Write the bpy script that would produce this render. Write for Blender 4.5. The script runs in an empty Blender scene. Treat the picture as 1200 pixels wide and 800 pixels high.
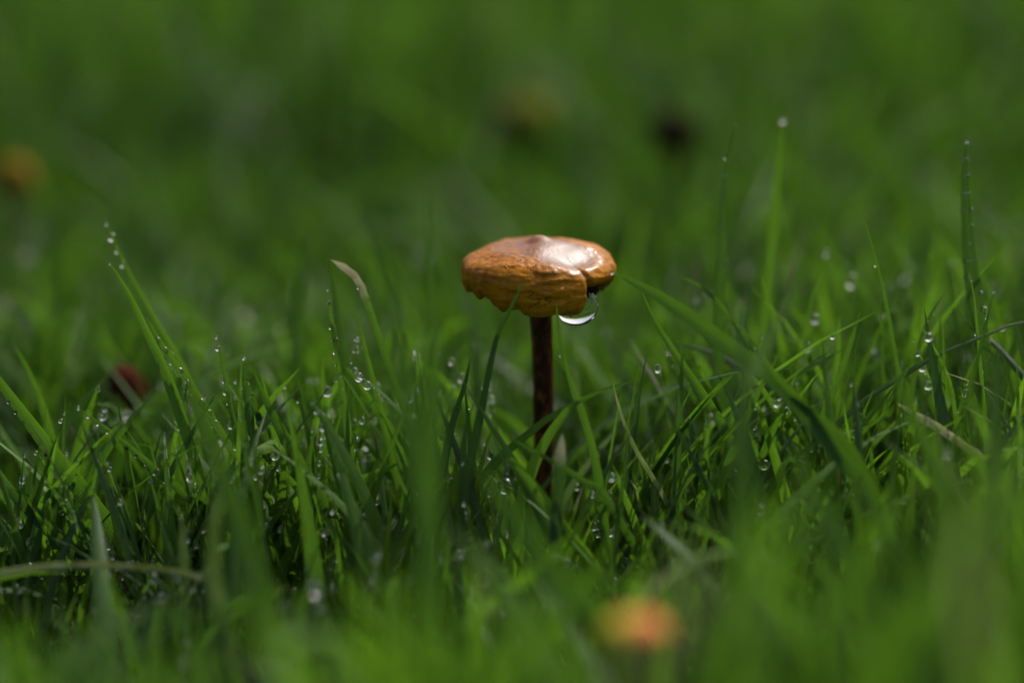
import bpy, bmesh, math, random
import numpy as np
from mathutils import Vector, Matrix, noise

random.seed(7)
rng = np.random.default_rng(11)
S = bpy.context.scene
COL = S.collection
MM = 0.001

# ------------------------------------------------------------------ camera
PITCH = math.radians(15.0)
FOC = 0.417                       # focus distance, metres
FWD = Vector((0, math.cos(PITCH), -math.sin(PITCH)))
UPV = Vector((0, math.sin(PITCH), math.cos(PITCH)))
RGT = Vector((1, 0, 0))
PXM = 0.15 / 1200                 # metres per photo pixel in the focus plane
STEM_TOP = Vector((0, 0, 0.0445))
CAM = STEM_TOP - FWD * (FOC + 0.006) - RGT * ((632 - 600) * PXM) + UPV * ((372 - 400) * PXM)
cd = bpy.data.cameras.new('camera')
cam = bpy.data.objects.new('camera', cd)
COL.objects.link(cam)
cam.location = CAM
cam.rotation_euler = (math.pi / 2 - PITCH, 0, 0)
cd.sensor_width = 36
cd.lens = 36 * FOC / 0.15
cd.clip_start = 0.005
cd.clip_end = 2000
cd.dof.use_dof = True
cd.dof.focus_distance = FOC
cd.dof.aperture_fstop = 4.7
S.camera = cam

# ------------------------------------------------------------------ world and sun
SUN_EL, SUN_AZ = math.radians(51), math.radians(33)    # azimuth: from +Y (away from the camera) towards +X
w = bpy.data.worlds.new('World')
S.world = w
w.use_nodes = True
nt = w.node_tree
sky = nt.nodes.new('ShaderNodeTexSky')
sky.sky_type = 'NISHITA'
sky.sun_disc = False
sky.sun_elevation = SUN_EL
sky.sun_rotation = SUN_AZ
sky.air_density = 1.0
sky.dust_density = 6.0
sky.ozone_density = 1.0
bg = nt.nodes['Background']
nt.links.new(sky.outputs[0], bg.inputs[0])
bg.inputs[1].default_value = 0.12
sd = bpy.data.lights.new('sun', 'SUN')
sd.energy = 3.7
sd.angle = math.radians(0.53)
sd.color = (1.0, 0.975, 0.93)
sun = bpy.data.objects.new('sun', sd)
COL.objects.link(sun)
sdir = Vector((math.sin(SUN_AZ) * math.cos(SUN_EL), math.cos(SUN_AZ) * math.cos(SUN_EL), math.sin(SUN_EL)))
sun.rotation_euler = sdir.to_track_quat('Z', 'Y').to_euler()
sun.location = sdir * 3

S.view_settings.view_transform = 'Standard'
S.view_settings.look = 'None'
S.view_settings.exposure = 0.29
S.view_settings.gamma = 1
S.view_settings.use_curve_mapping = False
S.cycles.use_denoising = True
S.cycles.max_bounces = 10
S.cycles.transmission_bounces = 8
S.cycles.caustics_refractive = True
S.cycles.sample_clamp_indirect = 6.0
S.cycles.sample_clamp_direct = 40.0


# ------------------------------------------------------------------ helpers
def at(px, py, dd=0.0):
    """Point that the photograph shows at pixel (px, py), dd millimetres beyond the plane of focus."""
    d = FOC + dd * MM
    k = d / FOC * PXM
    return CAM + FWD * d + RGT * ((px - 600) * k) + UPV * ((400 - py) * k)


def at_height(px, py, z):
    """Point seen at pixel (px, py) at height z above the ground."""
    ray = FWD * FOC + RGT * ((px - 600) * PXM) + UPV * ((400 - py) * PXM)
    t = (z - CAM.z) / ray.z
    return CAM + ray * t


def to_px(P):
    """numpy (n,3) -> px, py, depth"""
    r = P - np.array(CAM)
    d = r @ np.array(FWD)
    k = FOC / np.maximum(d, 1e-4) / PXM
    return 600 + (r @ np.array(RGT)) * k, 400 - (r @ np.array(UPV)) * k, d


def tag(o, label=None, cat=None, group=None, kind=None):
    if label: o['label'] = label
    if cat: o['category'] = cat
    if group: o['group'] = group
    if kind: o['kind'] = kind
    return o


def link(name, me, parent=None, loc=(0, 0, 0)):
    o = bpy.data.objects.new(name, me)
    COL.objects.link(o)
    o.location = loc
    if parent: o.parent = parent
    return o


def mesh_np(name, verts, faces, mats, attrs=None, smooth=True, mat_index=None):
    """verts (n,3), faces (m,k) arrays -> mesh"""
    verts = np.asarray(verts, dtype=np.float32)
    faces = np.asarray(faces, dtype=np.int32)
    me = bpy.data.meshes.new(name)
    me.vertices.add(len(verts))
    me.vertices.foreach_set('co', verts.ravel())
    k = faces.shape[1]
    me.loops.add(faces.size)
    me.loops.foreach_set('vertex_index', faces.ravel())
    me.polygons.add(len(faces))
    me.polygons.foreach_set('loop_start', np.arange(0, faces.size, k, dtype=np.int32))
    me.polygons.foreach_set('loop_total', np.full(len(faces), k, dtype=np.int32))
    me.polygons.foreach_set('use_smooth', np.full(len(faces), smooth))
    for m in mats: me.materials.append(m)
    if mat_index is not None:
        me.polygons.foreach_set('material_index', np.asarray(mat_index, dtype=np.int32))
    for n, v in (attrs or {}).items():
        a = me.attributes.new(n, 'FLOAT', 'POINT')
        a.data.foreach_set('value', np.asarray(v, dtype=np.float32).ravel())
    me.update()
    me.validate()
    return me


class NB:
    """small node-tree builder"""
    def __init__(s, name):
        s.m = bpy.data.materials.new(name)
        s.m.use_nodes = True
        s.t = s.m.node_tree
        s.t.nodes.clear()
        s.out = s.n('ShaderNodeOutputMaterial')

    def n(s, typ, **kw):
        x = s.t.nodes.new(typ)
        for k, v in kw.items(): setattr(x, k, v)
        return x

    def l(s, a, b):
        s.t.links.new(a, b)

    def attr(s, name):
        return s.n('ShaderNodeAttribute', attribute_name=name).outputs['Fac']

    def val(s, sock, v):
        if hasattr(v, 'links') or isinstance(v, bpy.types.NodeSocket): s.l(v, sock)
        else: sock.default_value = v

    def math(s, op, a, b=0.0, c=0.0, clamp=False):
        x = s.n('ShaderNodeMath', operation=op, use_clamp=clamp)
        for i, v in enumerate((a, b, c)): s.val(x.inputs[i], v)
        return x.outputs[0]

    def ramp(s, f, stops, interp='LINEAR'):
        x = s.n('ShaderNodeValToRGB')
        x.color_ramp.interpolation = interp
        e = x.color_ramp.elements
        while len(e) < len(stops): e.new(0.5)
        for el, (p, c) in zip(e, stops):
            el.position = p
            el.color = (*c, 1) if len(c) == 3 else c
        s.val(x.inputs[0], f)
        return x.outputs[0]

    def mix(s, f, a, b, blend='MIX'):
        x = s.n('ShaderNodeMix', data_type='RGBA', blend_type=blend)
        s.val(x.inputs[0], f)
        for i, v in ((6, a), (7, b)):
            if isinstance(v, bpy.types.NodeSocket): s.l(v, x.inputs[i])
            else: x.inputs[i].default_value = (*v, 1)
        return x.outputs[2]

    def noise(s, scale, detail=3, rough=0.55, vec=None, dist=0.0):
        x = s.n('ShaderNodeTexNoise')
        x.inputs['Scale'].default_value = scale
        x.inputs['Detail'].default_value = detail
        x.inputs['Roughness'].default_value = rough
        x.inputs['Distortion'].default_value = dist
        if vec is not None: s.l(vec, x.inputs['Vector'])
        return x.outputs['Fac']

    def bump(s, h, strength, dist, normal=None):
        x = s.n('ShaderNodeBump')
        x.inputs['Strength'].default_value = strength
        x.inputs['Distance'].default_value = dist
        s.l(h, x.inputs['Height'])
        if normal is not None: s.l(normal, x.inputs['Normal'])
        return x.outputs[0]

    def pr(s, **kw):
        x = s.n('ShaderNodeBsdfPrincipled')
        for k, v in kw.items():
            k = k.replace('_', ' ')
            i = x.inputs[k]
            if isinstance(v, bpy.types.NodeSocket): s.l(v, i)
            elif isinstance(v, tuple) and len(v) == 3: i.default_value = (*v, 1)
            else: i.default_value = v
        return x

    def done(s, shader):
        s.l(shader, s.out.inputs['Surface'])
        return s.m


# ------------------------------------------------------------------ materials
def grass_material():
    b = NB('wet_grass')
    tone, across, along, dry = b.attr('tone'), b.attr('across'), b.attr('along'), b.attr('dry')
    obj = b.n('ShaderNodeTexCoord').outputs['Object']
    blot = b.noise(260, 3, 0.6, obj)
    t = b.math('ADD', tone, b.math('MULTIPLY', b.math('SUBTRACT', blot, 0.5), 0.35), clamp=True)
    green = b.ramp(t, [(0.0, (0.009, 0.032, 0.012)), (0.35, (0.033, 0.088, 0.011)),
                       (0.7, (0.072, 0.164, 0.012)), (1.0, (0.112, 0.225, 0.014))])
    # veins running along the blade
    veins = b.math('SINE', b.math('MULTIPLY', across, 23.0))
    vein01 = b.math('MULTIPLY_ADD', veins, 0.5, 0.5)
    green = b.mix(b.math('MULTIPLY', vein01, 0.28), green, (0.075, 0.155, 0.020))
    mid = b.math('SUBTRACT', 1.0, b.math('MULTIPLY', b.math('ABSOLUTE', across), 9.0), clamp=True)
    green = b.mix(b.math('MULTIPLY', mid, 0.5), green, (0.12, 0.20, 0.05))
    # older, paler sheath at the foot
    foot = b.math('SUBTRACT', 1.0, b.math('MULTIPLY', along, 5.0), clamp=True)
    green = b.mix(b.math('MULTIPLY', foot, 0.45), green, (0.11, 0.14, 0.035))
    straw = b.ramp(blot, [(0.35, (0.20, 0.17, 0.08)), (0.6, (0.40, 0.38, 0.22))])
    col = b.mix(dry, green, straw)
    h = b.math('ADD', b.math('MULTIPLY', vein01, 0.6), b.math('MULTIPLY', b.noise(1500, 2, 0.5, obj), 0.6))
    nrm = b.bump(h, 0.5, 0.00010)
    rough = b.math('MULTIPLY_ADD', b.noise(700, 2, 0.6, obj), 0.34, 0.30)
    p = b.pr(Base_Color=col, Roughness=rough, Normal=nrm)
    p.inputs['Specular IOR Level'].default_value = 0.30
    tr = b.n('ShaderNodeBsdfTranslucent')
    tcol = b.mix(dry, b.mix(0.6, col, (0.13, 0.30, 0.009)), straw)
    b.l(tcol, tr.inputs[0])
    b.l(nrm, tr.inputs['Normal'])
    mx = b.n('ShaderNodeMixShader')
    b.l(b.math('MULTIPLY_ADD', t, 0.34, 0.22), mx.inputs[0])
    b.l(p.outputs[0], mx.inputs[1])
    b.l(tr.outputs[0], mx.inputs[2])
    return b.done(mx.outputs[0])


def water_material(name, rough):
    b = NB(name)
    p = b.pr(Base_Color=(1, 1, 1), Roughness=rough, IOR=1.33)
    p.inputs['Transmission Weight'].default_value = 1.0
    return b.done(p.outputs[0])


def soil_material():
    b = NB('damp_soil')
    obj = b.n('ShaderNodeTexCoord').outputs['Object']
    n1, n2 = b.noise(60, 6, 0.65, obj), b.noise(900, 4, 0.6, obj)
    c = b.ramp(n1, [(0.3, (0.014, 0.011, 0.006)), (0.5, (0.022, 0.026, 0.009)), (0.7, (0.022, 0.042, 0.010))])
    c = b.mix(b.math('MULTIPLY', n2, 0.6), c, (0.040, 0.034, 0.016))
    p = b.pr(Base_Color=c, Roughness=0.9, Specular_IOR_Level=0.15, Normal=b.bump(n2, 0.8, 0.002))
    return b.done(p.outputs[0])


def cap_material(name='wet_cap', pale=(0.52, 0.185, 0.003), mid=(0.35, 0.115, 0.002), deep=(0.17, 0.046, 0.001)):
    """attributes: ring (0 apex .. 1 margin), wet (smooth water film), cx / cy (round the cap), groove"""
    b = NB(name)
    obj = b.n('ShaderNodeTexCoord').outputs['Object']
    ring, wet, groove, cx, cy = (b.attr(k) for k in ('ring', 'wet', 'groove', 'cx', 'cy'))
    v = b.n('ShaderNodeCombineXYZ')
    b.l(cx, v.inputs[0]); b.l(cy, v.inputs[1])
    b.l(b.math('MULTIPLY', ring, 0.25), v.inputs[2])
    streak = b.noise(9.0, 5, 0.6, v.outputs[0], 0.4)
    blot = b.noise(190, 5, 0.62, obj, 0.6)
    fine = b.noise(1300, 4, 0.6, obj)
    c = b.ramp(blot, [(0.32, deep), (0.5, mid), (0.68, pale)])
    c = b.mix(b.math('MULTIPLY', b.ramp(streak, [(0.40, (0, 0, 0)), (0.62, (1, 1, 1))]), 0.5), c, pale)
    c = b.mix(b.math('MULTIPLY', b.ramp(streak, [(0.34, (1, 1, 1)), (0.50, (0, 0, 0))]), b.ramp(ring, [(0.3, (0.0,) * 3), (0.6, (0.55,) * 3)])), c, (0.15, 0.042, 0.002))
    c = b.mix(b.ramp(b.noise(95, 3, 0.55, obj, 0.3), [(0.42, (0.0,) * 3), (0.62, (0.6,) * 3)]), c, (0.17, 0.058, 0.002))
    # umbo is redder, the front margin olive-ochre with sky and grass light painted in
    c = b.mix(b.ramp(ring, [(0.10, (0.85,) * 3), (0.36, (0.0,) * 3)]), c, (0.32, 0.085, 0.003))
    c = b.mix(b.math('MULTIPLY', groove, b.ramp(ring, [(0.50, (0.0,) * 3), (0.85, (0.8,) * 3)])), c, b.mix(blot, (0.33, 0.135, 0.002), (0.54, 0.265, 0.004)))
    c = b.mix(b.math('MULTIPLY', b.ramp(fine, [(0.35, (1, 1, 1)), (0.55, (0, 0, 0))]), 0.25), c, (0.12, 0.04, 0.008))
    # cracks: thin wavering grooves, mostly sideways
    warp = b.n('ShaderNodeTexNoise')
    warp.inputs['Scale'].default_value = 240
    warp.inputs['Detail'].default_value = 3
    b.l(obj, warp.inputs['Vector'])
    mp = b.n('ShaderNodeMapping')
    mp.inputs['Scale'].default_value = (0.8, 0.8, 3.2)
    b.l(obj, mp.inputs[0])
    wv = b.n('ShaderNodeVectorMath', operation='MULTIPLY_ADD')
    b.l(warp.outputs['Color'], wv.inputs[0])
    wv.inputs[1].default_value = (0.0055, 0.0055, 0.009)
    b.l(mp.outputs[0], wv.inputs[2])
    vo = b.n('ShaderNodeTexVoronoi', feature='DISTANCE_TO_EDGE')
    vo.inputs['Scale'].default_value = 310
    b.l(wv.outputs[0], vo.inputs['Vector'])
    wid = b.math('MULTIPLY_ADD', groove, 0.040, 0.004)
    crack = b.math('SUBTRACT', 1.0, b.math('DIVIDE', vo.outputs['Distance'], wid), clamp=True)
    crack = b.math('MULTIPLY', crack, groove)
    crack = b.math('MULTIPLY', crack, b.ramp(b.noise(300, 2, 0.5, obj), [(0.50, (0.0,) * 3), (0.68, (1,) * 3)]))
    c = b.mix(b.math('MULTIPLY', crack, 0.7), c, (0.045, 0.016, 0.005))
    # film of water: smooth, and it hides the fine relief
    wetn = b.math('MULTIPLY', wet, b.ramp(b.noise(420, 3, 0.55, obj), [(0.22, (0.35,) * 3), (0.45, (1,) * 3)]))
    c = b.mix(b.math('MULTIPLY', wetn, 0.9), c, (0.075, 0.026, 0.008))
    dryk = b.math('SUBTRACT', 1.0, wetn, clamp=True)
    h = b.math('ADD', b.math('MULTIPLY', fine, 0.25), b.math('MULTIPLY', streak, 0.4))
    h = b.math('SUBTRACT', h, b.math('MULTIPLY', crack, 1.3))
    h = b.math('MULTIPLY', h, b.math('MULTIPLY_ADD', dryk, 0.98, 0.02))
    nrm = b.bump(h, 0.7, 0.0003)
    rough = b.math('MULTIPLY_ADD', dryk, -0.06, 0.47)
    p = b.pr(Base_Color=c, Roughness=rough, Normal=nrm)
    b.l(b.math('MULTIPLY_ADD', wetn, 0.24, 0.12), p.inputs['Specular IOR Level'])
    b.l(b.math('MULTIPLY_ADD', wetn, 0.5, 0.02), p.inputs['Coat Weight'])
    b.l(b.math('MULTIPLY_ADD', dryk, 0.16, 0.035), p.inputs['Coat Roughness'])
    p.inputs['Coat IOR'].default_value = 1.33
    b.l(nrm, p.inputs['Coat Normal'])
    p.inputs['Subsurface Weight'].default_value = 0.15
    p.inputs['Subsurface Radius'].default_value = (1.0, 0.35, 0.08)
    p.inputs['Subsurface Scale'].default_value = 0.0008
    return b.done(p.outputs[0])


def stem_material():
    b = NB('stem_skin')
    obj = b.n('ShaderNodeTexCoord').outputs['Object']
    mp = b.n('ShaderNodeMapping')
    mp.inputs['Scale'].default_value = (1, 1, 0.45)
    b.l(obj, mp.inputs[0])
    n1, n2 = b.noise(900, 5, 0.65, mp.outputs[0], 0.6), b.noise(2600, 3, 0.6, mp.outputs[0])
    c = b.ramp(n1, [(0.36, (0.016, 0.005, 0.002)), (0.52, (0.065, 0.019, 0.004)), (0.68, (0.26, 0.085, 0.012))])
    p = b.pr(Base_Color=c, Roughness=0.42, Specular_IOR_Level=0.22, Normal=b.bump(b.math('ADD', n1, b.math('MULTIPLY', n2, 0.4)), 0.6, 0.0003))
    p.inputs['Subsurface Weight'].default_value = 0.35
    p.inputs['Subsurface Radius'].default_value = (1.0, 0.35, 0.1)
    p.inputs['Subsurface Scale'].default_value = 0.0008
    return b.done(p.outputs[0])


def plain(name, colour, rough=0.6, var=0.3, spec=0.4):
    b = NB(name)
    obj = b.n('ShaderNodeTexCoord').outputs['Object']
    n = b.noise(500, 4, 0.6, obj)
    c = b.mix(b.math('MULTIPLY', n, var), colour, tuple(x * 0.3 for x in colour))
    p = b.pr(Base_Color=c, Roughness=rough, Normal=b.bump(n, 0.4, 0.0004))
    p.inputs['Specular IOR Level'].default_value = spec
    return b.done(p.outputs[0])


M_GRASS = grass_material()
M_DEW = water_material('dew_water', 0.20)
M_WATER = water_material('clear_water', 0.012)
M_SOIL = soil_material()
M_CAP = cap_material()
M_STEM = stem_material()
M_GILL = plain('gill_brown', (0.10, 0.04, 0.015))

# ------------------------------------------------------------------ ground
def ground():
    xs = np.concatenate([[-300, -60, -12, -3, -1.2], np.linspace(-0.7, 0.7, 141), [1.2, 3, 12, 60, 300]])
    ys = np.concatenate([[-300, -60, -12, -3, -1.0], np.linspace(-0.3, 1.5, 181), [3, 12, 60, 300]])
    X, Y = np.meshgrid(xs, ys)
    Z = np.zeros_like(X)
    for i in range(X.shape[0]):
        for j in range(X.shape[1]):
            if abs(X[i, j]) < 0.71 and -0.31 < Y[i, j] < 1.51:
                Z[i, j] = -0.0015 + 0.002 * noise.noise(Vector((X[i, j] * 45, Y[i, j] * 45, 0)))
    nx, ny = len(xs), len(ys)
    V = np.stack([X, Y, Z], -1).reshape(-1, 3)
    I = np.arange(nx * ny).reshape(ny, nx)
    F = np.stack([I[:-1, :-1], I[:-1, 1:], I[1:, 1:], I[1:, :-1]], -1).reshape(-1, 4)
    tag(link('ground', mesh_np('ground', V, F, [M_SOIL])), kind='structure')


ground()


# ------------------------------------------------------------------ blades
def blade_arrays(C, W, N, mid_depth, tone, dry, rows_taper):
    """C (n,K,3) centre lines, W (n,K,3) half-width vectors already tapered, N (n,K,3) normals.
    Returns verts, quads, attributes for a V-folded blade, three vertices to a row."""
    n, K, _ = C.shape
    hw = np.linalg.norm(W, axis=-1, keepdims=True)
    V = np.stack([C - W, C - N * hw * mid_depth, C + W], axis=2)          # n,K,3,3
    idx = np.arange(n * K * 3).reshape(n, K, 3)
    q1 = np.stack([idx[:, :-1, 0], idx[:, :-1, 1], idx[:, 1:, 1], idx[:, 1:, 0]], -1)
    q2 = np.stack([idx[:, :-1, 1], idx[:, :-1, 2], idx[:, 1:, 2], idx[:, 1:, 1]], -1)
    F = np.concatenate([q1.reshape(-1, 4), q2.reshape(-1, 4)])
    across = np.broadcast_to(np.array([-1., 0., 1.]), (n, K, 3))
    along = np.broadcast_to(np.linspace(0, 1, K)[None, :, None], (n, K, 3))
    return V.reshape(-1, 3), F, dict(across=across.reshape(-1), along=along.reshape(-1),
                                     tone=np.broadcast_to(tone[:, None, None], (n, K, 3)).reshape(-1),
                                     dry=np.broadcast_to(dry[:, :, None], (n, K, 3)).reshape(-1))


def nrmz(a):
    return a / np.maximum(np.linalg.norm(a, axis=-1, keepdims=True), 1e-9)


K = 8


def scatter(n_tillers, y0, y1):
    """tiller feet, spread over the ground the lens can see and a margin beside it"""
    out = []
    while len(out) < n_tillers:
        y = rng.uniform(y0, y1, n_tillers * 2)
        half = (y + 0.42) * 0.18 * 1.5 + 0.05
        mx = (y1 + 0.42) * 0.18 * 1.5 + 0.05
        x = rng.uniform(-mx, mx, n_tillers * 2)
        ok = np.abs(x) < half
        out += list(zip(x[ok], y[ok]))
    return np.array(out[:n_tillers])


def grass_field():
    parts = []
    for (n, y0, y1) in ((250, -0.19, -0.035), (3000, -0.035, 0.20), (5200, 0.20, 0.62), (4600, 0.62, 1.4)):
        parts.append(scatter(n, y0, y1))
    T = np.concatenate(parts)
    per = rng.integers(3, 6, len(T))
    short = np.zeros(len(T))
    T = np.concatenate([T, scatter(800, -0.19, 0.16)])
    short = np.concatenate([short, np.ones(800)])
    per = np.concatenate([per, rng.integers(3, 6, 800)])
    short = np.repeat(short, per)
    base = np.repeat(T, per, axis=0) + rng.normal(0, 0.0022, (per.sum(), 2))
    ttone = np.repeat(rng.normal(0.46, 0.17, len(T)), per)
    n = len(base)
    h = np.clip(rng.gamma(8.5, 0.0058, n), 0.014, 0.072)
    phi = rng.uniform(0, 2 * math.pi, n)
    th0 = np.abs(rng.normal(0.14, 0.24, n))
    th1 = np.abs(rng.normal(0.25, 0.40, n))
    # patches where the lawn lies lower
    for i in range(n):
        k = noise.noise(Vector((base[i, 0] * 14, base[i, 1] * 14, 3.1)))
        h[i] *= (1.0 + 0.30 * k) * (0.5 if short[i] else 1.0)

    def centre(h):
        t = np.linspace(0, 1, K)
        th = th0[:, None] + th1[:, None] * t[None] ** 1.3
        th = np.minimum(th, 2.0)
        dz, dr = np.cos(th), np.sin(th)
        seg = h[:, None] / (K - 1) * 1.12
        z = np.concatenate([np.zeros((n, 1)), np.cumsum(dz[:, 1:] * seg, 1)], 1)
        r = np.concatenate([np.zeros((n, 1)), np.cumsum(dr[:, 1:] * seg, 1)], 1)
        wob = np.sin(t[None] * rng_w[:, None] * 4 + rng_p[:, None]) * 0.02 * h[:, None] * t[None]
        C = np.zeros((n, K, 3))
        C[:, :, 0] = base[:, :1] + r * np.cos(phi)[:, None] - wob * np.sin(phi)[:, None]
        C[:, :, 1] = base[:, 1:] + r * np.sin(phi)[:, None] + wob * np.cos(phi)[:, None]
        C[:, :, 2] = np.maximum(z, 0.0005) - 0.002
        return C

    rng_w, rng_p = rng.uniform(0.5, 1.5, n), rng.uniform(0, 6, n)
    # the lawn is mown-looking: its blades stop below these lines of sight, lowest round the mushroom
    jit = rng.uniform(0, 1, n)
    keep = np.ones(n, bool)
    for it in range(7):
        C = centre(h)
        px, py, d = to_px(C.reshape(-1, 3))
        px, py, d = px.reshape(n, K), py.reshape(n, K), d.reshape(n, K)
        top = py.min(1)
        xm = np.take_along_axis(px, py.argmin(1)[:, None], 1)[:, 0]
        dm = np.take_along_axis(d, py.argmin(1)[:, None], 1)[:, 0] - FOC
        lim = np.full(n, -1e9)
        front = dm < -0.012
        lf = np.interp(xm, [0, 200, 420, 520, 600, 700, 800, 930, 1050, 1200], [660, 650, 600, 580, 600, 610, 560, 500, 440, 420])
        lf = np.where((np.abs(xm - 742) < 62) & (dm < -0.08), 765, lf)
        lim = np.where(front, lf + jit * 130, lim)
        midz = (~front) & (dm < 0.035)
        lm = np.interp(xm, [0, 300, 560, 600, 680, 740, 860, 1000, 1200], [450, 375, 370, 500, 510, 370, 300, 270, 260])
        lim = np.where(midz, lm + jit * 230, lim)
        back = (dm >= 0.035) & (dm < 0.2)
        lim = np.where(back, np.interp(dm, [0.035, 0.10, 0.2], [340, 250, 60]) - np.interp(xm, [720, 900], [0, 90]) + jit * 150, lim)
        bad = top < lim
        h = np.where(bad, h * 0.84, h)
    keep = (h > 0.011) & ~(bad & (top < lim - 40))
    # nothing grows through the stem of the mushroom
    keep &= np.hypot(base[:, 0], base[:, 1]) > 0.0035
    C = centre(h)
    C = C[keep]
    n2 = len(C)
    width = np.clip(rng.normal(0.00090, 0.00028, n2), 0.0004, 0.0017) * np.clip(h[keep] / 0.034, 0.45, 1.25)
    width = np.where(C[:, 0, 1] < -0.04, width * 1.5, width)
    t = np.linspace(0, 1, K)
    taper = np.minimum(1.0, ((1 - t) / 0.62) ** 0.75) * (0.7 + 0.3 * np.minimum(1, t / 0.25))
    taper[-1] = 0.02
    T_ = nrmz(np.gradient(C, axis=1))
    side = np.stack([-np.sin(phi[keep]), np.cos(phi[keep]), np.zeros(n2)], -1)[:, None, :]
    side = np.broadcast_to(side, C.shape)
    nn = nrmz(np.cross(side, T_))
    tw = rng.normal(0, 0.5, n2)[:, None] + rng.normal(0, 0.7, n2)[:, None] * t[None]
    Wd = side * np.cos(tw)[..., None] + nn * np.sin(tw)[..., None]
    Nd = nrmz(np.cross(Wd, T_))
    W = Wd * (width[:, None] * taper[None])[..., None]
    tone = np.clip(ttone[keep] + rng.normal(0, 0.15, n2), 0, 1)
    dry = np.zeros((n2, K))
    dd = rng.uniform(0, 1, n2)
    tipdry = (dd > 0.02) & (dd < 0.035)
    dry[tipdry, -1] = 0.9
    dry[tipdry, -2] = 0.5
    V, F, A = blade_arrays(C, W, Nd, rng.uniform(0.15, 0.6, n2)[:, None, None], tone, dry, taper)
    o = link('grass', mesh_np('grass', V, F, [M_GRASS], A))
    tag(o, 'dense wet green lawn grass covering the ground round the mushroom', 'grass', kind='stuff')
    return C, W, Nd


# ------------------------------------------------------------------ dew mesh data
def ico(sub, name, mat):
    bm = bmesh.new()
    bmesh.ops.create_icosphere(bm, subdivisions=sub, radius=1.0)
    for f in bm.faces: f.smooth = True
    me = bpy.data.meshes.new(name)
    bm.to_mesh(me)
    bm.free()
    me.materials.append(mat)
    return me


DEW = ico(3, 'dew_drop', M_DEW)


def field_dew(C, W, Nd):
    me = ico(2, 'tmp', M_DEW)
    bv = np.array([v.co[:] for v in me.vertices])
    bf = np.array([p.vertices[:] for p in me.polygons])
    bpy.data.meshes.remove(me)
    n = len(C)
    px, py, d = to_px(C[:, K // 2])
    wgt = np.where((d > FOC - 0.05) & (d < FOC + 0.10), 1.0, 0.12) * (d < FOC + 0.35)
    wgt *= np.where(np.abs(d - FOC - 0.01) < 0.035, 2.2, 1.0)
    wgt *= (px > -150) & (px < 1350)
    wgt /= wgt.sum()
    tot = 16000
    src = rng.choice(n, tot, p=wgt)
    # dew gathers on some blades far more than on others
    lush = rng.choice(n, 420, p=wgt, replace=False)
    src[:9000] = rng.choice(lush, 9000)
    f = rng.uniform(0.25, 0.98, tot) * (K - 1)
    k = np.minimum(f.astype(int), K - 2)
    u = (f - k)[:, None]
    P = C[src, k] * (1 - u) + C[src, k + 1] * u
    w_ = W[src, k] * (1 - u) + W[src, k + 1] * u
    s = np.where(rng.uniform(0, 1, tot) < 0.6, rng.choice([-1.0, 1.0], tot), rng.uniform(-0.8, 0.8, tot))[:, None]
    r = np.clip(rng.lognormal(math.log(0.00020), 0.6, tot), 0.00007, 0.0007)
    r[:160] = rng.uniform(0.0004, 0.0009, 160)
    P = P + w_ * s + Nd[src, k] * (r * 0.5)[:, None]
    sc = np.stack([r, r, r * rng.uniform(0.8, 1.25, tot)], -1)
    V = (bv[None] * sc[:, None, :] + P[:, None, :]).reshape(-1, 3)
    F = (bf[None] + (np.arange(tot) * len(bv))[:, None, None]).reshape(-1, 3)
    o = link('dew', mesh_np('dew', V, F, [M_DEW]))
    tag(o, 'tiny clear dew droplets scattered over the wet lawn grass', 'dew', kind='stuff')


GC, GW, GN = grass_field()
field_dew(GC, GW, GN)


# ------------------------------------------------------------------ single blades
def catmull(P, n):
    P = [Vector(p) for p in P]
    P = [P[0] * 2 - P[1]] + P + [P[-1] * 2 - P[-2]]
    L = [0.0]
    pts = []
    for i in range(1, len(P) - 2):
        for j in range(12):
            t = j / 12
            a, b, c, d = P[i - 1], P[i], P[i + 1], P[i + 2]
            pts.append(0.5 * ((2 * b) + (c - a) * t + (2 * a - 5 * b + 4 * c - d) * t * t + (3 * b - a - 3 * c + d) * t ** 3))
    pts.append(P[-2])
    for a, b in zip(pts, pts[1:]): L.append(L[-1] + (b - a).length)
    out, k = [], 0
    for i in range(n):
        s = L[-1] * i / (n - 1)
        while k < len(pts) - 2 and L[k + 1] < s: k += 1
        u = (s - L[k]) / max(L[k + 1] - L[k], 1e-9)
        out.append(pts[k].lerp(pts[k + 1], min(max(u, 0), 1)))
    return out


BLADES = 'single grass blades standing out round the mushroom'


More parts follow.
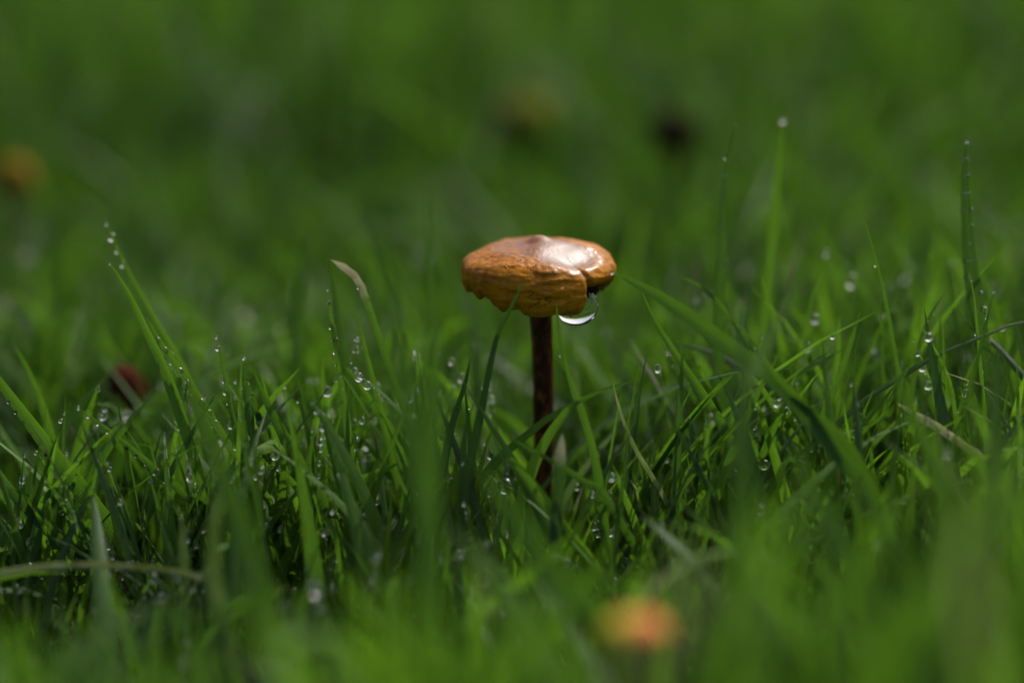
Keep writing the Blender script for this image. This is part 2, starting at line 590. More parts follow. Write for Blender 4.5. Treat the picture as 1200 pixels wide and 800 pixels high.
def blade(label, pts, wpx, dd, tone, dew=0, big=(), twist=0.0, fold=0.35, drytip=0.0, dry=0.0, dd2=None, tip=0.35, dewside=0, floor=True, roll=0.0, category='grass blade', name='grass_leaf'):
    """pts: pixels from tip to foot. wpx: full width in pixels. dd: mm beyond the plane of focus (dd2: the same at the foot).
    dew: how many small drops; big: (fraction from the tip, side, radius in mm)."""
    if dd2 is None: dd2 = dd
    m = len(pts) - 1
    P = [at(x, y, dd + (dd2 - dd) * i / m) for i, (x, y) in enumerate(pts)]
    for p in P:
        if p.z < -0.001: p.z = -0.001
    if floor and P[-1].z > 0.0:
        g = P[-1] - P[-2]
        hor = Vector((g.x, g.y, 0))
        hor = hor / max(abs(g.z), 1e-5) * P[-1].z
        if hor.length > P[-1].z * 0.9: hor *= P[-1].z * 0.9 / hor.length
        q = P[-1] + hor * 0.7
        q.z = -0.002
        P.append(q)
    n = 30
    c = catmull(P, n)
    foot = c[-1].copy()
    C = np.array([[p - foot for p in reversed(c)]])
    t = np.linspace(0, 1, n)
    T_ = nrmz(np.gradient(C, axis=1))
    view = nrmz(np.array(CAM) - np.array(foot) - C)
    side = nrmz(np.cross(T_, view))
    nn = nrmz(np.cross(side, T_))
    tw = twist + roll * (t - 0.5)
    Wd = side * np.cos(tw)[None, :, None] + nn * np.sin(tw)[None, :, None]
    Nd = nrmz(np.cross(Wd, T_))
    seg = sum((c[i + 1] - c[i]).length for i in range(n - 1))
    lim = min(0.8, tip)
    taper = np.minimum(1.0, ((1 - t) / lim) ** 0.55) * (0.75 + 0.25 * np.minimum(1, t / 0.2))
    taper[-1] = 0.03
    wid = wpx * PXM * (FOC + dd * MM) / FOC / 2 / max(math.cos(min(abs(twist), 1.2)), 0.4)
    rag = np.array([1 + 0.06 * noise.noise(Vector((i * 0.7, wpx, pts[0][0]))) for i in range(n)])
    W = Wd * (wid * taper * rag)[None, :, None]
    dr = np.full((1, n), dry)
    if drytip > 0:
        dr = np.maximum(dr, np.clip((t - (1 - drytip)) / (drytip * 0.35), 0, 0.95)[None])
    V, F, A = blade_arrays(C, W, Nd, np.full((1, 1, 1), fold), np.array([tone]), dr, taper)
    o = link(name, mesh_np(name, V, F, [M_GRASS], A), loc=foot)
    tag(o, label, category, BLADES if category == 'grass blade' else None)
    drops = list(big)
    rr = random.Random(int(pts[0][0] * 13 + pts[0][1]))
    for _ in range(int(dew * 2.4)):
        drops.append((rr.uniform(0.0, 0.72), dewside if dewside else rr.choice((-1, 1, -1, 1, 0.3, -0.3)), rr.choice((0.08, 0.10, 0.13, 0.15, 0.18, 0.23, 0.28))))
    for (f, s, r) in drops:
        i = int(round((1 - f) * (n - 1)))
        p = Vector(C[0, i] + W[0, i] * s * 0.85 + (Nd[0, i] * r * MM * 0.55 if abs(s) < 0.9 else Nd[0, i] * r * MM * 0.25))
        d = link('dew_drop', DEW, o, p)
        d.scale = (r * MM * rr.uniform(0.85, 1.1), r * MM * rr.uniform(0.85, 1.1), r * MM * rr.uniform(0.9, 1.3))
    return o


B = blade
# left of the mushroom
B('tall bright blade with drops at its tip, the tallest left of the mushroom', [(125, 262), (150, 318), (185, 382), (215, 435), (240, 500), (262, 590)], 12, 14, 0.95, 0, [(0.01, -1, .28), (0.035, -1, .55), (0.075, -1, .38), (0.12, -1, .45), (.33, -1, .45)], tip=.5)
B('slender dark blade just below the tall bright one, bare of large drops', [(129, 309), (150, 343), (170, 385), (195, 440), (222, 520), (240, 590)], 13, 0, 0.50, 3, twist=0.5, fold=.5)
B('dark blade carrying a row of large elongated drops, beside a slender bare blade', [(172, 372), (187, 400), (205, 425), (225, 455), (250, 492), (285, 560)], 9, 2, 0.30, 8, [(.06, 0, .55), (.10, 0.1, .7), (.17, 0, .75), (.22, 0.1, .55), (.27, 0, .75), (.31, 0, .6), (.36, .2, .55), (.41, 0, .4)], twist=.7, tip=.15)
B('long broad bright blade edged with tiny dew, slanting in from the left border', [(-30, 405), (0, 448), (50, 515), (100, 580), (155, 655), (205, 730)], 22, 0, 0.62, 34, twist=.2, tip=.5, dewside=-1, fold=.3)
B('dark shiny wet blade slanting low across the left border under the broad dewy one', [(-40, 515), (0, 562), (50, 612), (95, 655), (150, 712)], 17, -2, 0.12, 30, twist=.5, fold=.7, tip=.4)
B('dew-beaded slender blade leaning left at half height, drops hanging along its lower edge', [(92, 478), (140, 514), (190, 556), (240, 597), (290, 630), (340, 668)], 13, 0, 0.28, 30, [(.02, -1, .3), (.09, -1, .3), (.16, -1, .32), (.26, -1, .38), (.30, -1, .3), (.42, -1, .55), (.5, -1, .32)], twist=.4, tip=.6, dewside=-1)
B('pale dry grass stalk lying almost level low in the left corner', [(252, 682), (215, 672), (170, 665), (100, 662), (40, 665), (-40, 678)], 7, -22, 0.5, 0, [(.08, 0, .5), (.35, 0, .5)], dry=.42, floor=False, tip=.1, category='grass stalk', name='grass_stalk')
B('upright pale grey-green blade crossing the level dry stalk', [(212, 600), (214, 640), (216, 690), (216, 750), (214, 830)], 14, -16, 0.15, 4, [(.03, 0, .35)], dry=.10, tip=.3, twist=.2)
B('soft pale wet blade with a drop near its foot, curving beside the level dry stalk', [(256, 570), (250, 630), (252, 690), (265, 745), (280, 810)], 20, -34, 0.25, 3, [(.75, 0, .6)], dry=.12, tip=.3, twist=.2)
B('thin blade with spaced round drops on its left edge, third tip from the left', [(254, 395), (260, 425), (268, 465), (279, 520), (292, 590), (302, 640)], 8, 0, 0.32, 10, [(.01, -1, .25), (.035, -1, .42), (.18, -1, .45), (.27, -1, .55), (.33, -1, .45), (.43, -1, .42), (.54, -1, .35)], twist=.6)
B('ragged dark blade crusted with dew, right of the blade with spaced drops', [(286, 420), (287, 445), (292, 480), (294, 530), (298, 585), (303, 650)], 11, 2, 0.20, 34, twist=.3, tip=.2)
B('leaning dark dewy blade whose tip touches the ragged crusted blade', [(288, 440), (296, 465), (308, 505), (322, 545), (342, 600)], 9, 3, 0.25, 26, twist=.3, tip=.2)
B('broad dark bare blade with a pointed tip, leaning left between two dewy blades', [(298, 437), (312, 470), (335, 515), (360, 560), (388, 610), (420, 675), (440, 720)], 19, -3, 0.22, 0, twist=.35, fold=.5, tip=.45)
B('short dewy blade low beside the broad dark bare blade', [(300, 525), (320, 545), (340, 562), (358, 590), (372, 630)], 10, 1, 0.5, 22, [(.35, -1, .4), (.5, -1, .5), (.62, -1, .45)], twist=.4)
B('dotted thin blade with four bright drops, left of the bent straw-tipped blade', [(362, 462), (372, 482), (385, 508), (398, 530), (415, 565)], 6, 8, 0.45, 2, [(.06, -1, .4), (.16, -1, .5), (.27, -1, .5), (.42, -1, .6), (.6, -1, .45)])
B('upright blade finely beaded along both edges, beside a darker smooth blade', [(384, 340), (388, 375), (396, 420), (403, 470), (410, 520), (424, 580), (440, 650)], 10, 3, 0.62, 36, [(.12, -1, .25), (.17, -1, .22)], twist=.4, tip=.4)
B('dark smooth blade behind the finely beaded upright blade', [(385, 303), (391, 340), (399, 390), (407, 440), (413, 510), (418, 590), (424, 650)], 12, 10, 0.15, 0, twist=.2)
B('blade with a snapped straw-coloured tip bent over to the left', [(387, 304), (403, 313), (420, 328), (428, 350), (444, 395), (460, 440), (480, 495), (500, 560), (515, 620)], 9, 6, 0.45, 5, [(.16, 0, .3)], drytip=.14, twist=.3, tip=.04)
B('thin blade strung with round drops between the beaded and the snapped blades', [(418, 385), (417, 410), (414, 440), (412, 470), (418, 520), (425, 580)], 4, 9, 0.4, 2, [(.02, 1, .4), (.06, 0, .5), (.14, 0, .55), (.15, 1, .5), (.3, 0, .6), (.48, -1, .5)])
B('slim green blade leaning left just right of the round-drop string', [(413, 352), (422, 385), (432, 425), (444, 475), (460, 540), (475, 610)], 8, 7, 0.55, 3, twist=.3)
B('tall soft blade well before the focus, left one of a pair beside the cap', [(428, 215), (442, 265), (458, 330), (468, 400), (482, 500), (500, 620), (510, 740)], 24, -52, 0.45, 0, [(.22, 0.4, .4)], twist=.3, tip=.5, dd2=-70)
B('tall soft blade well before the focus, right one of a pair beside the cap', [(503, 212), (505, 290), (507, 380), (507, 470), (505, 580), (500, 720)], 19, -48, 0.55, 0, twist=.3, tip=.4, dd2=-60)
B('tall dim blade seen out of focus behind, left of the snapped straw tip', [(362, 265), (354, 320), (348, 380), (346, 450), (347, 520)], 16, 45, 0.1, 0, twist=.2)
B('faint tall blade out of focus behind, above the small red-brown mushroom', [(70, 285), (68, 340), (66, 400), (66, 470), (70, 540)], 10, 60, 0.15, 0, twist=.2)
B('soft green blade with a hooked tip, near the left border behind the broad dewy blade', [(17, 405), (32, 432), (46, 465), (58, 505), (70, 550), (82, 610)], 11, 13, 0.62, 0, twist=.4)
B('broad bright blurred blade close to the lens, right of the pale curved one', [(215, 440), (240, 500), (262, 560), (285, 630), (305, 700), (330, 800)], 32, -45, 0.85, 0, twist=.2, tip=.5, dd2=-65)
B('sunlit flat blade leaning right across the darker ones, low left of the stem', [(468, 542), (440, 555), (405, 575), (370, 612), (338, 655), (320, 690)], 15, -2, 0.95, 4, twist=.1, tip=.25)
B('bright upright blade leaning right, foot under the finely beaded blade', [(404, 460), (396, 490), (386, 525), (378, 565), (372, 610)], 12, 6, 0.9, 2, twist=.2)
B('level sunlit blade lying close to the ground between leaning blades', [(476, 676), (450, 672), (420, 668), (395, 668), (368, 674)], 8, 3, 0.85, 0, twist=.3, fold=.2)
# round the stem
B('slender dark blade whose tip crosses the front of the cap', [(616, 324), (600, 358), (583, 393), (572, 440), (562, 490), (550, 545), (540, 610)], 11, -5.5, 0.30, 0, twist=.4, fold=.5, tip=.5)
B('short dark pointed blade left of the blade that crosses the cap', [(551, 420), (545, 450), (535, 480), (525, 520), (516, 580)], 14, -3, 0.2, 1, twist=.3, fold=.5, tip=.6)
B('slim blade with one drop, its tip before the cap close right of the stem', [(652, 355), (655, 390), (663, 428), (678, 472), (693, 520), (704, 580), (712, 660)], 11, -6.5, 0.45, 2, [(.15, -1, .32), (.28, 0.3, .3)], twist=.4, tip=.5)
B('bright blade leaning across the stem from lower left to upper right', [(694, 461), (672, 475), (650, 500), (632, 530), (618, 565), (605, 620)], 16, -7, 0.95, 0, twist=.2, fold=.3, tip=.4)
B('long green blade crossing the foot of the stem and falling to the right', [(597, 535), (618, 560), (640, 590), (665, 625), (690, 655), (720, 700)], 14, -11, 0.75, 0, twist=.2, fold=.4, tip=.15)
B('thin dark blade lying level across the stem with its tip on the left', [(597, 513), (625, 528), (655, 545), (690, 568), (715, 590)], 9, -10, 0.2, 0, twist=.3)
B('stiff dark blade with a snapped dry tip standing right of the stem foot', [(659, 508), (657, 530), (655, 565), (652, 610), (650, 660)], 14, -12, 0.08, 0, drytip=.12, twist=.2, tip=.1)
B('grey wet leaf studded with drops at the very foot of the stem', [(622, 575), (624, 600), (630, 640), (634, 690)], 17, -8, 0.05, 10, [(.3, 0, .35), (.45, 0.2, .4), (.6, 0, .35)], twist=.2, tip=.1)
B('short sharp blade with a brown tip, right of the snapped stiff one', [(684, 565), (678, 585), (671, 605), (664, 632), (658, 665)], 7, -8, 0.6, 0, drytip=.15, twist=.4)
B('small bright yellow-green blade just right of the foot of the one-drop blade', [(713, 534), (722, 555), (732, 582), (744, 612), (755, 650)], 12, -3, 1.0, 3, twist=.3, tip=.5)
B('wet blade tip holding a large glassy drop, left of the stem foot', [(572, 525), (580, 545), (590, 562), (600, 585), (610, 630)], 9, 5, 0.4, 2, [(.05, 0, .6), (.2, 0, 1.3), (.42, .6, .9), (.62, 1, .6)], twist=.3)
B('sunlit blurred blade running down to the left side of the stem', [(470, 412), (505, 436), (545, 472), (590, 520), (640, 590)], 14, 26, 0.95, 0, [(.22, 0.6, .5)], twist=.2)
B('pale arching wet blade with bright drops, behind the short dark pointed one', [(522, 415), (535, 432), (547, 456), (558, 480), (566, 520), (570, 570)], 6, 14, 0.4, 0, [(.03, 0, .55), (.12, 0, .6), (.28, 0, .6), (.42, 0.3, .75)], dry=.25)
# right of the mushroom
B('long blade leaning left with its tip against the right edge of the cap', [(718, 319), (757, 338), (800, 365), (850, 403), (892, 432), (935, 475), (985, 535), (1030, 600)], 19, -6, 0.25, 0, [(.0, 0, .3)], twist=.3, tip=.22, dd2=-22)
B('straight blade with a pale midrib, first tip right of the cap', [(747, 330), (762, 366), (785, 405), (812, 445), (840, 488), (862, 530), (880, 580)], 14, 0, 0.35, 2, twist=.25, fold=.6, tip=.55)
B('curved blade with two glinting drops, right of the straight pale-ribbed one', [(793, 322), (825, 338), (848, 362), (870, 390), (895, 425), (925, 470), (950, 530)], 10, 11, 0.35, 3, [(.19, 0, .5), (.26, 0, .6)], twist=.4)
B('very thin curled blade with a pale edge, below the straight pale-ribbed one', [(716, 437), (722, 465), (733, 500), (748, 532), (765, 560), (785, 600)], 6, -2, 0.45, 0, dry=.3, twist=.5)
B('tall dark thin blade with dew near its tip, left neighbour of the tall bright one', [(862, 146), (853, 185), (848, 240), (845, 300), (842, 370), (842, 440), (846, 520)], 14, 13, 0.2, 4, [(.06, -1, .35), (.10, 0, .35), (.2, 0, .3)], twist=.3)
B('tall bright soft blade right of the mushroom, its round tip above all others', [(918, 142), (913, 190), (908, 240), (903, 300), (896, 370), (884, 450), (880, 520)], 12, 27, 0.8, 0, [(.0, 0, .5)], twist=.2, tip=.2)
B('tall dark dewy blade near the right border', [(1133, 167), (1131, 210), (1133, 260), (1137, 310), (1145, 370), (1153, 430), (1158, 500)], 25, 9, 0.04, 60, [(.3, 1, .4), (.36, 1, .55), (.42, -0.3, .5)], twist=.3, tip=.5)
B('narrow upright blade in front of the tall dark dewy one', [(1135, 315), (1141, 345), (1145, 385), (1149, 430), (1153, 475), (1156, 530)], 7, 2, 0.75, 2, twist=.3, tip=.6)
B('slim blade leaning left with a sharp tip, midway to the tall dark dewy one', [(1009, 243), (1018, 275), (1027, 308), (1036, 345), (1046, 400), (1056, 470)], 7, 6, 0.5, 6, twist=.3, tip=.5)
B('bright jointed blade leaning right with a nick halfway up', [(1008, 364), (1000, 392), (988, 428), (972, 470), (957, 515), (945, 560)], 10, 3, 0.85, 3, [(.32, 1, .25)], twist=.3, tip=.3)
B('short blade with a row of bright drops, low before the bright jointed one', [(896, 507), (912, 525), (932, 548), (952, 570), (975, 600), (990, 640)], 11, -1, 0.30, 16, [(.03, 0, .5), (.2, 0.2, .35), (.32, 0, .45), (.4, 0.2, .5), (.47, 0, .6), (.53, 0.3, .5)], twist=.3, tip=.1)
B('broken pale straw stalk lying among the blades near the right border', [(1050, 472), (1075, 487), (1098, 500), (1115, 512), (1132, 524), (1165, 560)], 10, -6, 0.8, 0, [(.52, 0, .8)], dry=.8, tip=.1, category='grass stalk', name='grass_stalk')
B('wide bright blurred blade leaning right, close to the lens and right of centre', [(935, 325), (915, 370), (890, 420), (872, 470), (866, 540), (864, 640), (860, 760)], 18, -34, 0.75, 0, twist=.2, tip=.6, dd2=-60)
B('broad bright blurred upright blade meeting the wide leaning one', [(868, 350), (870, 410), (872, 480), (872, 560), (868, 660), (862, 780)], 22, -40, 0.65, 0, twist=.2, tip=.5, dd2=-62)
B('dark arching blade with an in-rolled edge, right of the two blurred bright blades', [(880, 400), (905, 440), (945, 480), (985, 515), (1020, 570), (1045, 640)], 16, -18, 0.12, 0, twist=.4, fold=.6)
B('dim wide blade near the right border, foot among blurred ones', [(1202, 360), (1190, 400), (1178, 440), (1170, 500), (1166, 570)], 13, 14, 0.1, 0, twist=.3)
B('little blade tip leaning right, between the slim and the tall dark dewy blades', [(1108, 342), (1096, 360), (1084, 382), (1076, 410), (1070, 450)], 7, 8, 0.4, 1, twist=.3)
B('small bright blade tip leaning left, lower neighbour of the little right-leaning tip', [(1074, 373), (1084, 390), (1096, 410), (1110, 440), (1120, 490)], 6, 0, 0.8, 2, twist=.3)
B('blade with four large round drops, soft behind the right group', [(958, 286), (972, 300), (988, 318), (1003, 335), (1020, 356), (1040, 400)], 10, 32, 0.45, 0, [(.02, 0, .5), (.14, 0, .9), (.28, 0, .9), (.4, 0, .95), (.5, 0, .8)])
B('soft blade ending in one bright drop, left of the bright jointed one', [(955, 374), (952, 395), (950, 430), (950, 480), (952, 520)], 10, 18, 0.5, 0, [(.0, 0, .75)])
B('broad blurred blade slanting low toward the lens, left of the orange mushroom', [(560, 545), (590, 590), (625, 640), (665, 690), (715, 750)], 32, -52, 0.6, 0, twist=.3, tip=.5, dd2=-72)
B('blurred dark blade slanting low toward the lens at the right border', [(1095, 520), (1115, 560), (1140, 620), (1165, 690), (1180, 760)], 26, -46, 0.15, 0, dry=.15, twist=.3, tip=.4)
B('broad bright blurred blade slanting low in the right corner', [(925, 520), (955, 580), (985, 630), (1020, 690), (1060, 770)], 30, -46, 0.62, 0, twist=.3, tip=.5, dd2=-70)
B('bright blurred blade leaning left, before the right group of blades', [(1040, 420), (1062, 470), (1090, 530), (1120, 590), (1150, 660)], 26, -34, 0.75, 0, twist=.3, tip=.5, dd2=-50)
B('bright blurred blade rising by the right border before the tall dark dewy one', [(1172, 400), (1168, 460), (1166, 520), (1160, 600), (1150, 700)], 22, -30, 0.7, 0, twist=.2, tip=.4, dd2=-45)


# ------------------------------------------------------------------ mushrooms
def smooth01(a, b, x):
    t = min(max((x - a) / (b - a), 0), 1)
    return t * t * (3 - 2 * t)


PROFILE = [(0, 0), (0.7, -0.07), (1.4, -0.42), (2.3, -0.90), (4.0, -1.22), (6.0, -1.60), (8.0, -2.12), (9.5, -2.80),
           (10.7, -3.90), (11.35, -5.30), (11.45, -6.70), (11.25, -8.00), (10.9, -8.6), (10.55, -9.1)]


def profile_at(pr, n):
    pts = catmull([Vector((r, 0, z)) for r, z in pr], n)
    return [(p.x, p.z) for p in pts]


def ang(a, b):
    return (a - b + math.pi) % (2 * math.pi) - math.pi


def rear_lift(th):
    """far right margin raised out of view, added to let sky into the drop, mm"""
    return 4.2 * math.exp(-(ang(th, math.radians(76)) / math.radians(46)) ** 2)


def hero_cap():
    NT, NS = 260, 96
    prof = profile_at(PROFILE, NS)
    V, ring, wet, groove, cxs, cys = [], [], [], [], [], []
    dg = math.radians
    for j in range(NS):
        r0, z0 = prof[j]
        s = j / (NS - 1)
        low = smooth01(0.45, 1.0, s)
        for i in range(NT):
            th = 2 * math.pi * i / NT
            c, sn = math.cos(th), math.sin(th)
            r, z = r0, z0
            # not a true circle
            r *= 1.012 + 0.018 * math.cos(th - math.pi) * s + 0.022 * noise.noise(Vector((c * 1.3, sn * 1.3, 5.0))) * s
            z += -0.45 * c * 0.6 * s * (1 if c < 0 else 1.1) * -1 * 0.6
            # margin: front lobe hangs lower, right of it a raised notch where the drop clings
            f_lobe = math.exp(-(ang(th, dg(-78)) / dg(27)) ** 2)
            z -= 0.75 * f_lobe * low
            r += 0.25 * f_lobe * low
            notch = smooth01(dg(-55), dg(-50), ang(th, 0)) * (1 - smooth01(dg(-30), dg(0), ang(th, 0)))
            right = smooth01(dg(-55), dg(-50), ang(th, 0)) * (1 - smooth01(dg(30), dg(95), ang(th, 0)))
            z += (1.3 * notch + 0.35 * right) * smooth01(0.72, 1.0, s)
            z += rear_lift(th) * smooth01(0.55, 1.0, s)  # unseen rear rim raised so that sky brightens the drop
            r -= 1.3 * notch * smooth01(0.7, 1.0, s)
            r -= 1.0 * right * smooth01(0.78, 1.0, s)
            r += 0.35 * right * math.exp(-((s - 0.62) / 0.16) ** 2)
            lift = math.exp(-(ang(th, dg(188)) / dg(52)) ** 2)
            z += 1.5 * lift * low
            # crease where the lobes fold over each other
            cr = math.exp(-(ang(th, dg(-52) + 0.05 * math.sin(s * 9)) / dg(2.6)) ** 2)
            r -= 0.62 * cr * smooth01(0.5, 0.85, s)
            fold = math.exp(-(ang(th, dg(-58)) / dg(5)) ** 2)
            r += 0.30 * fold * smooth01(0.55, 0.9, s)
            # ragged margin
            rag = noise.noise(Vector((c * 5, sn * 5, 1.0))) * (0.55 + 1.1 * lift) + noise.noise(Vector((c * 15, sn * 15, 2.0))) * 0.30
            z += rag * smooth01(0.82, 1.0, s) * (1.0 if th > math.pi * 0.9 else 0.6)
            x, y = r * c, r * sn
            # facet beside the umbo shaped to mirror the sun, brim that swells outside it
            ep = ((x - 3.6) / 4.6) ** 2 + ((y + 4.2) / 4.3) ** 2
            zp = -1.7 - 0.35 * (x - 3.8) + 0.48 * (y + 3.8) - 0.34 * ep
            z += (zp - z) * 0.62 * (1 - smooth01(0.05, 1.6, ep))
            z += 0.35 * math.exp(-((x - 7.6) ** 2 + (y + 0.4) ** 2) / 7.0)
            z -= 0.22 * math.exp(-((x + 5.0) ** 2 + (y + 0.5) ** 2) / 6.0)
            # film of water on the facet and down the front
            e = ((x - 3.5) / 5.2) ** 2 + ((y + 4.2) / 5.0) ** 2
            wn = noise.noise(Vector((x * 0.9, y * 0.9, z * 0.9))) * 0.45
            wt = 1 - smooth01(0.10, 1.55, e + wn * 0.7)
            top = (1 - smooth01(0.20, 0.50, s)) * 0.6
            # lumps
            z += 0.35 * noise.noise(Vector((x * 0.28 + 3, y * 0.28, 7.0))) * smooth01(0.2, 0.5, s)
            pn = noise.noise(Vector((x * 0.55 + 7, y * 0.8, 2.0)))
            lf_ = smooth01(0.05, 0.3, pn) * smooth01(0.10, 0.2, s) * (1 - smooth01(0.36, 0.5, s)) * (1 if x < 1 else 0)
            wt = max(wt, top, 0.85 * lf_)
            # folds: radial pleats on the flank, sideways wrinkles on the front
            k = 1.05 * smooth01(0.25, 0.55, s) * (1 - 0.9 * wt)
            pl = noise.noise(Vector((c * 7, sn * 7, s * 1.4))) * 0.26 + noise.noise(Vector((c * 17, sn * 17, s * 2.5 + 4))) * 0.11
            wr = noise.noise(Vector((c * 3.0 + 9, sn * 3.0, z * 0.95 + 0.5 * noise.noise(Vector((c * 4, sn * 4, z * .5)))))) * 0.20
            fr = math.exp(-(ang(th, dg(-80)) / dg(55)) ** 2)
            wr2 = noise.noise(Vector((c * 6 + 3, sn * 6, z * 2.1))) * 0.12
            r2 = math.hypot(x, y) + 1e-6
            dr = k * (pl * (1 - 0.5 * fr) + (wr * 1.3 + wr2 * 1.5) * (0.35 + 0.65 * fr))
            tiny = noise.noise(Vector((x * 1.6, y * 1.6, z * 1.6))) * 0.10 * (1 - wt) * smooth01(0.02, 0.2, s)
            x += c * dr; y += sn * dr; z += tiny
            V.append((x * MM, y * MM, z * MM))
            ring.append(s); wet.append(wt)
            groove.append(smooth01(0.33, 0.6, s) * (0.25 + 0.75 * fr) * (1 - wt * 0.9))
            cxs.append(c); cys.append(sn)
    # in-rolled margin and underside
    last = NS - 1
    rows = NS
    for (dr, dz) in ((-0.30, -0.10), (-0.65, 0.10), (-0.95, 0.6), (-1.5, 1.6), (-2.9, 2.6), (-5.5, 3.2), (-9.0, 3.3)):
        for i in range(NT):
            vx, vy, vz = V[last * NT + i]
            th = math.atan2(vy, vx)
            rr = max(math.hypot(vx, vy) + dr * MM, 0.0011)
            V.append((rr * math.cos(th), rr * math.sin(th), vz + dz * MM))
            ring.append(1.0); wet.append(0.0); groove.append(0.0); cxs.append(math.cos(th)); cys.append(math.sin(th))
        rows += 1
    F = []
    mi = []
    for j in range(rows - 1):
        for i in range(NT):
            a, b_ = j * NT + i, j * NT + (i + 1) % NT
            F.append((a, a + NT, b_ + NT, b_))
            mi.append(1 if j >= NS + 2 else 0)
    return mesh_np('cap', V, F, [M_CAP, M_GILL], dict(ring=ring, wet=wet, groove=groove, cx=cxs, cy=cys), mat_index=mi)


def stem_mesh(top, foot, r_top, r_foot, mat, nz=40, na=28, bend=0.0, seed=0.0):
    V, F = [], []
    for j in range(nz):
        t = j / (nz - 1)
        c = foot.lerp(top, t) + Vector((bend * math.sin(t * math.pi), 0, 0))
        r = r_foot + (r_top - r_foot) * t ** 0.8
        r *= 1 + 0.22 * smooth01(0.86, 1.0, t)
        for i in range(na):
            th = 2 * math.pi * i / na
            q = 1 + 0.07 * noise.noise(Vector((math.cos(th) * 2 + seed, math.sin(th) * 2, t * 7))) + 0.05 * noise.noise(Vector((math.cos(th) * 5, math.sin(th) * 5 + seed, t * 22)))
            V.append((c.x + r * q * math.cos(th), c.y + r * q * math.sin(th), c.z))
    for j in range(nz - 1):
        for i in range(na):
            a, b_ = j * na + i, j * na + (i + 1) % na
            F.append((a, b_, b_ + na, a + na))
    return mesh_np('stem', V, F, [mat])


def gill_mesh(r, n, drop):
    """thin radial plates under the cap"""
    V, F = [], []
    for i in range(n):
        th = 2 * math.pi * i / n
        c, s = math.cos(th), math.sin(th)
        b0 = len(V)
        for (rr, z) in ((0.0018, -drop - 0.0002), (r * 0.86, -drop - 0.0003), (r * 0.84, -drop - 0.0026), (r * 0.5, -drop - 0.0022), (0.0018, -drop - 0.0006)):
            V.append((rr * c, rr * s, z + rear_lift(th) * MM * rr / r))
        F.append((b0, b0 + 1, b0 + 2, b0 + 3))
        F.append((b0, b0 + 3, b0 + 4, b0 + 4))
    me = bpy.data.meshes.new('gills')
    me.from_pydata(V, [], [tuple(dict.fromkeys(f)) for f in F])
    me.materials.append(M_GILL)
    return me


APEX = at(634, 277, 6.0)
root = bpy.data.objects.new('mushroom', None)
COL.objects.link(root)
root.empty_display_size = 0.01
CAP_XY = at(632, 320, 6.0)
root.location = (CAP_XY.x, APEX.y + 0.0006, 0)
tag(root, 'brown wet wrinkled mushroom in sharp focus with a dark stem', 'mushroom', 'mushrooms in the lawn')
cap = link('cap', hero_cap(), root, (0, 0, APEX.z))
gl = link('gills', gill_mesh(0.0108, 56, 0.0058), cap)
stem_foot = at(627, 655, 13.0)
stem = link('stem', stem_mesh(Vector((0, 0, APEX.z - 0.0062)), Vector((stem_foot.x - root.location.x, 0, -0.003)), 0.00168, 0.00130, M_STEM, bend=0.0010), root)

# water drop hanging from the raised notch of the margin
def drop_mesh():
    V, F = [], []
    NZ, NA = 40, 40
    for j in range(NZ):
        t = j / (NZ - 1)                       # 0 bottom .. 1 neck
        z = -2.6 + 4.9 * t
        if t < 0.55:
            a = t / 0.55 * (math.pi / 2)
            r = 3.05 * math.sin(a) ** 0.95
            z = -2.6 + 2.5 * (1 - math.cos(a))
        else:
            u = (t - 0.55) / 0.45
            z = -0.1 + 2.6 * u
            r = 3.05 * (1 - 0.42 * u ** 1.7)
        for i in range(NA):
            th = 2 * math.pi * i / NA
            V.append((r * math.cos(th) * MM + 0.00045 * max(z, -1.5) * 0.4, r * 0.8 * math.sin(th) * MM, z * MM))
    for j in range(NZ - 1):
        for i in range(NA):
            a, b_ = j * NA + i, j * NA + (i + 1) % NA
            F.append((a, b_, b_ + NA, a + NA))
    V.append((0, 0, 2.5 * MM))
    me_faces = [tuple(f) for f in F] + [((NZ - 1) * NA + i, (NZ - 1) * NA + (i + 1) % NA, len(V) - 1) for i in range(NA)]
    me = bpy.data.meshes.new('water_drop')
    me.from_pydata(V, [], me_faces)
    for p in me.polygons: p.use_smooth = True
    me.materials.append(M_WATER)
    me.validate()
    return me


dr = link('water_drop', drop_mesh(), None, at(677, 361, 3.2))
tag(dr, 'large clear water drop hanging from the notched right edge of the cap', 'water drop')


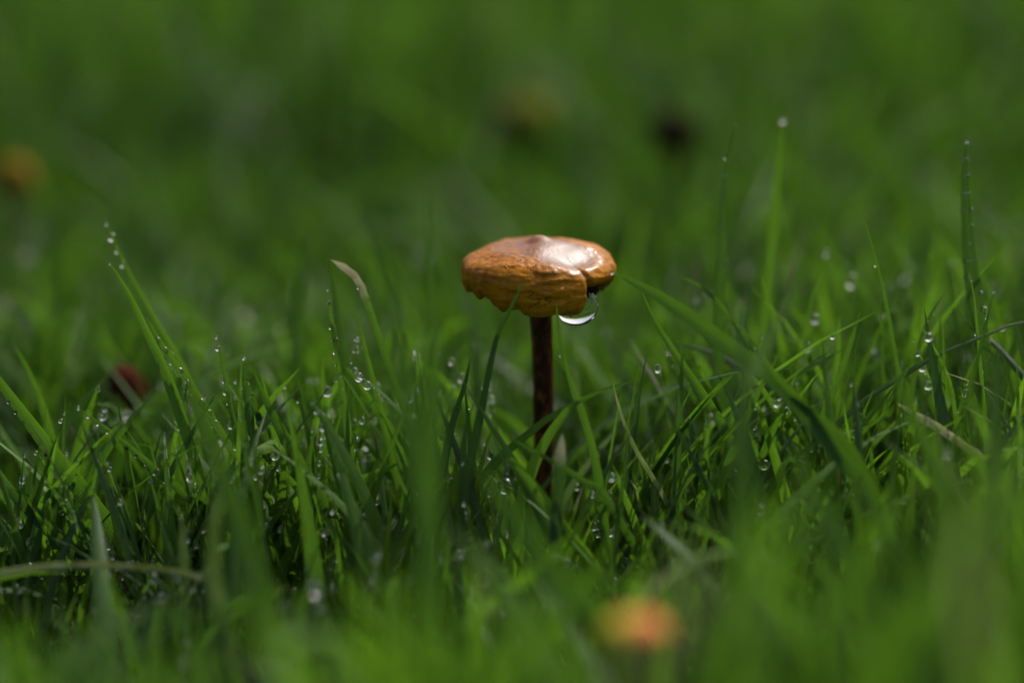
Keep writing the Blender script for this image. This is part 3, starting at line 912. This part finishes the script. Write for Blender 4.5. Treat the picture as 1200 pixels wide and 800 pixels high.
def small_mushroom(label, px, py, wpx, z, colours, height=0.5, tilt=(0, 0), stem_col=None, second=None):
    """cap centred on the sight line through (px, py) where that line is z above the ground; wpx its width in pixels"""
    p = at_height(px, py, z + 0.010)
    d = (p - CAM).dot(FWD)
    R = wpx * PXM * d / FOC / 2
    m = plain('small_cap', colours[0], 0.9, 0.6, 0.04)
    if second:                              # two-coloured skin
        nt_ = m.node_tree
        pb = next(n for n in nt_.nodes if n.type == 'BSDF_PRINCIPLED')
        src = pb.inputs['Base Color'].links[0].from_socket
        tc = nt_.nodes.new('ShaderNodeTexCoord')
        sp = nt_.nodes.new('ShaderNodeSeparateXYZ')
        mr = nt_.nodes.new('ShaderNodeMapRange')
        mxn = nt_.nodes.new('ShaderNodeMix')
        mxn.data_type = 'RGBA'
        nt_.links.new(tc.outputs['Object'], sp.inputs[0])
        nt_.links.new(sp.outputs[0], mr.inputs[0])
        mr.inputs[1].default_value, mr.inputs[2].default_value = -R * 0.6, R * 0.3
        nt_.links.new(mr.outputs[0], mxn.inputs[0])
        mxn.inputs[6].default_value = (*second, 1)
        nt_.links.new(src, mxn.inputs[7])
        nt_.links.new(mxn.outputs[2], pb.inputs['Base Color'])
    NT, NS = 40, 16
    prof = profile_at([(0, 0), (.3, -.03), (.6, -.16), (.85, -.45), (1.0, -.8), (.97, -1.0), (.85, -1.0), (.5, -.8), (.12, -.75)], NS)
    V, ring, cx, cy = [], [], [], []
    sx, sy = math.tan(tilt[0]), math.tan(tilt[1])
    for j, (r, zz) in enumerate(prof):
        for i in range(NT):
            th = 2 * math.pi * i / NT
            c, s = math.cos(th), math.sin(th)
            q = 1 + 0.22 * noise.noise(Vector((c * 1.6 + px, s * 1.6, j * .25))) * min(1, j / 6)
            V.append((r * c * R * q, r * s * R * q, (zz * 2 * height * q + r * c * sx + r * s * sy) * R))
            ring.append(min(1, j / (NS * .6))); cx.append(c); cy.append(s)
    F = [(j * NT + i, (j + 1) * NT + i, (j + 1) * NT + (i + 1) % NT, j * NT + (i + 1) % NT) for j in range(NS - 1) for i in range(NT)]
    z0 = np.zeros(len(V))
    mi = [1 if j > 9 else 0 for j in range(NS - 1) for i in range(NT)]
    r_ = bpy.data.objects.new('mushroom', None)
    COL.objects.link(r_)
    r_.empty_display_size = 0.01
    r_.location = (p.x, p.y, 0)
    tag(r_, label, 'mushroom', 'mushrooms in the lawn')
    top = p.z + R * height
    link('cap', mesh_np('cap', V, F, [m, M_GILL], dict(ring=ring, wet=z0 + .3, groove=z0 + .2, cx=cx, cy=cy), mat_index=mi), r_, (0, 0, top))
    sm = stem_col or M_STEM
    link('stem', stem_mesh(Vector((0, 0, top - R * height * 1.3)), Vector((R * .1, 0, -0.003)), max(R * 0.16, 0.0011), max(R * .13, .0010), sm, 16, 14, seed=px), r_)
    return r_


OCHRE = ((0.19, 0.12, 0.010), (0.42, 0.18, 0.012), (0.22, 0.08, 0.01))
ORANGE = ((0.92, 0.29, 0.10), (0.60, 0.25, 0.06), (0.50, 0.20, 0.02))
PALE = ((0.17, 0.17, 0.022), (0.34, 0.24, 0.06), (0.25, 0.16, 0.04))
REDB = ((0.05, 0.010, 0.004), (0.20, 0.03, 0.01), (0.10, 0.015, 0.006))
DARK = ((0.022, 0.017, 0.004), (0.022, 0.012, 0.006), (0.012, 0.007, 0.004))
small_mushroom('blurred orange mushroom in the foreground, nearest the lens', 742, 734, 84, 0.027, ORANGE, 0.42, (0.10, -0.25), second=(0.42, 0.36, 0.02))
small_mushroom('small red-brown mushroom on a dark stem among the dewy blades', 150, 444, 46, 0.0165, REDB, 0.55, (-0.35, 0.30))
small_mushroom('ochre blurred mushroom with a shaded foot at the left border', 16, 202, 56, 0.028, OCHRE, 0.6)
small_mushroom('pale straw-coloured blurred mushroom behind the cap of the sharp one', 616, 130, 80, 0.028, PALE, 0.5)
small_mushroom('near-black blurred mushroom, the darkest of those behind', 792, 150, 60, 0.034, DARK, 0.7)
small_mushroom('dull ochre blurred mushroom beyond the tall dark thin blade', 845, 48, 70, 0.028, PALE, 0.5)
small_mushroom('dark orange-brown blurred mushroom cut by the upper border', 1000, 2, 70, 0.034, ((0.10, 0.045, 0.006), (0.10, 0.04, 0.01), (0.05, 0.02, 0.01)), 0.6)
small_mushroom('faint brownish blurred mushroom between the pale and the dull ochre ones', 716, 72, 44, 0.025, ((0.12, 0.085, 0.015), (0.14, 0.08, 0.02), (0.1, 0.05, 0.02)), 0.6)
small_mushroom('olive-brown blurred mushroom in the upper left corner', 2, 48, 60, 0.027, ((0.14, 0.085, 0.012), (0.16, 0.08, 0.015), (0.1, 0.05, 0.02)), 0.6)
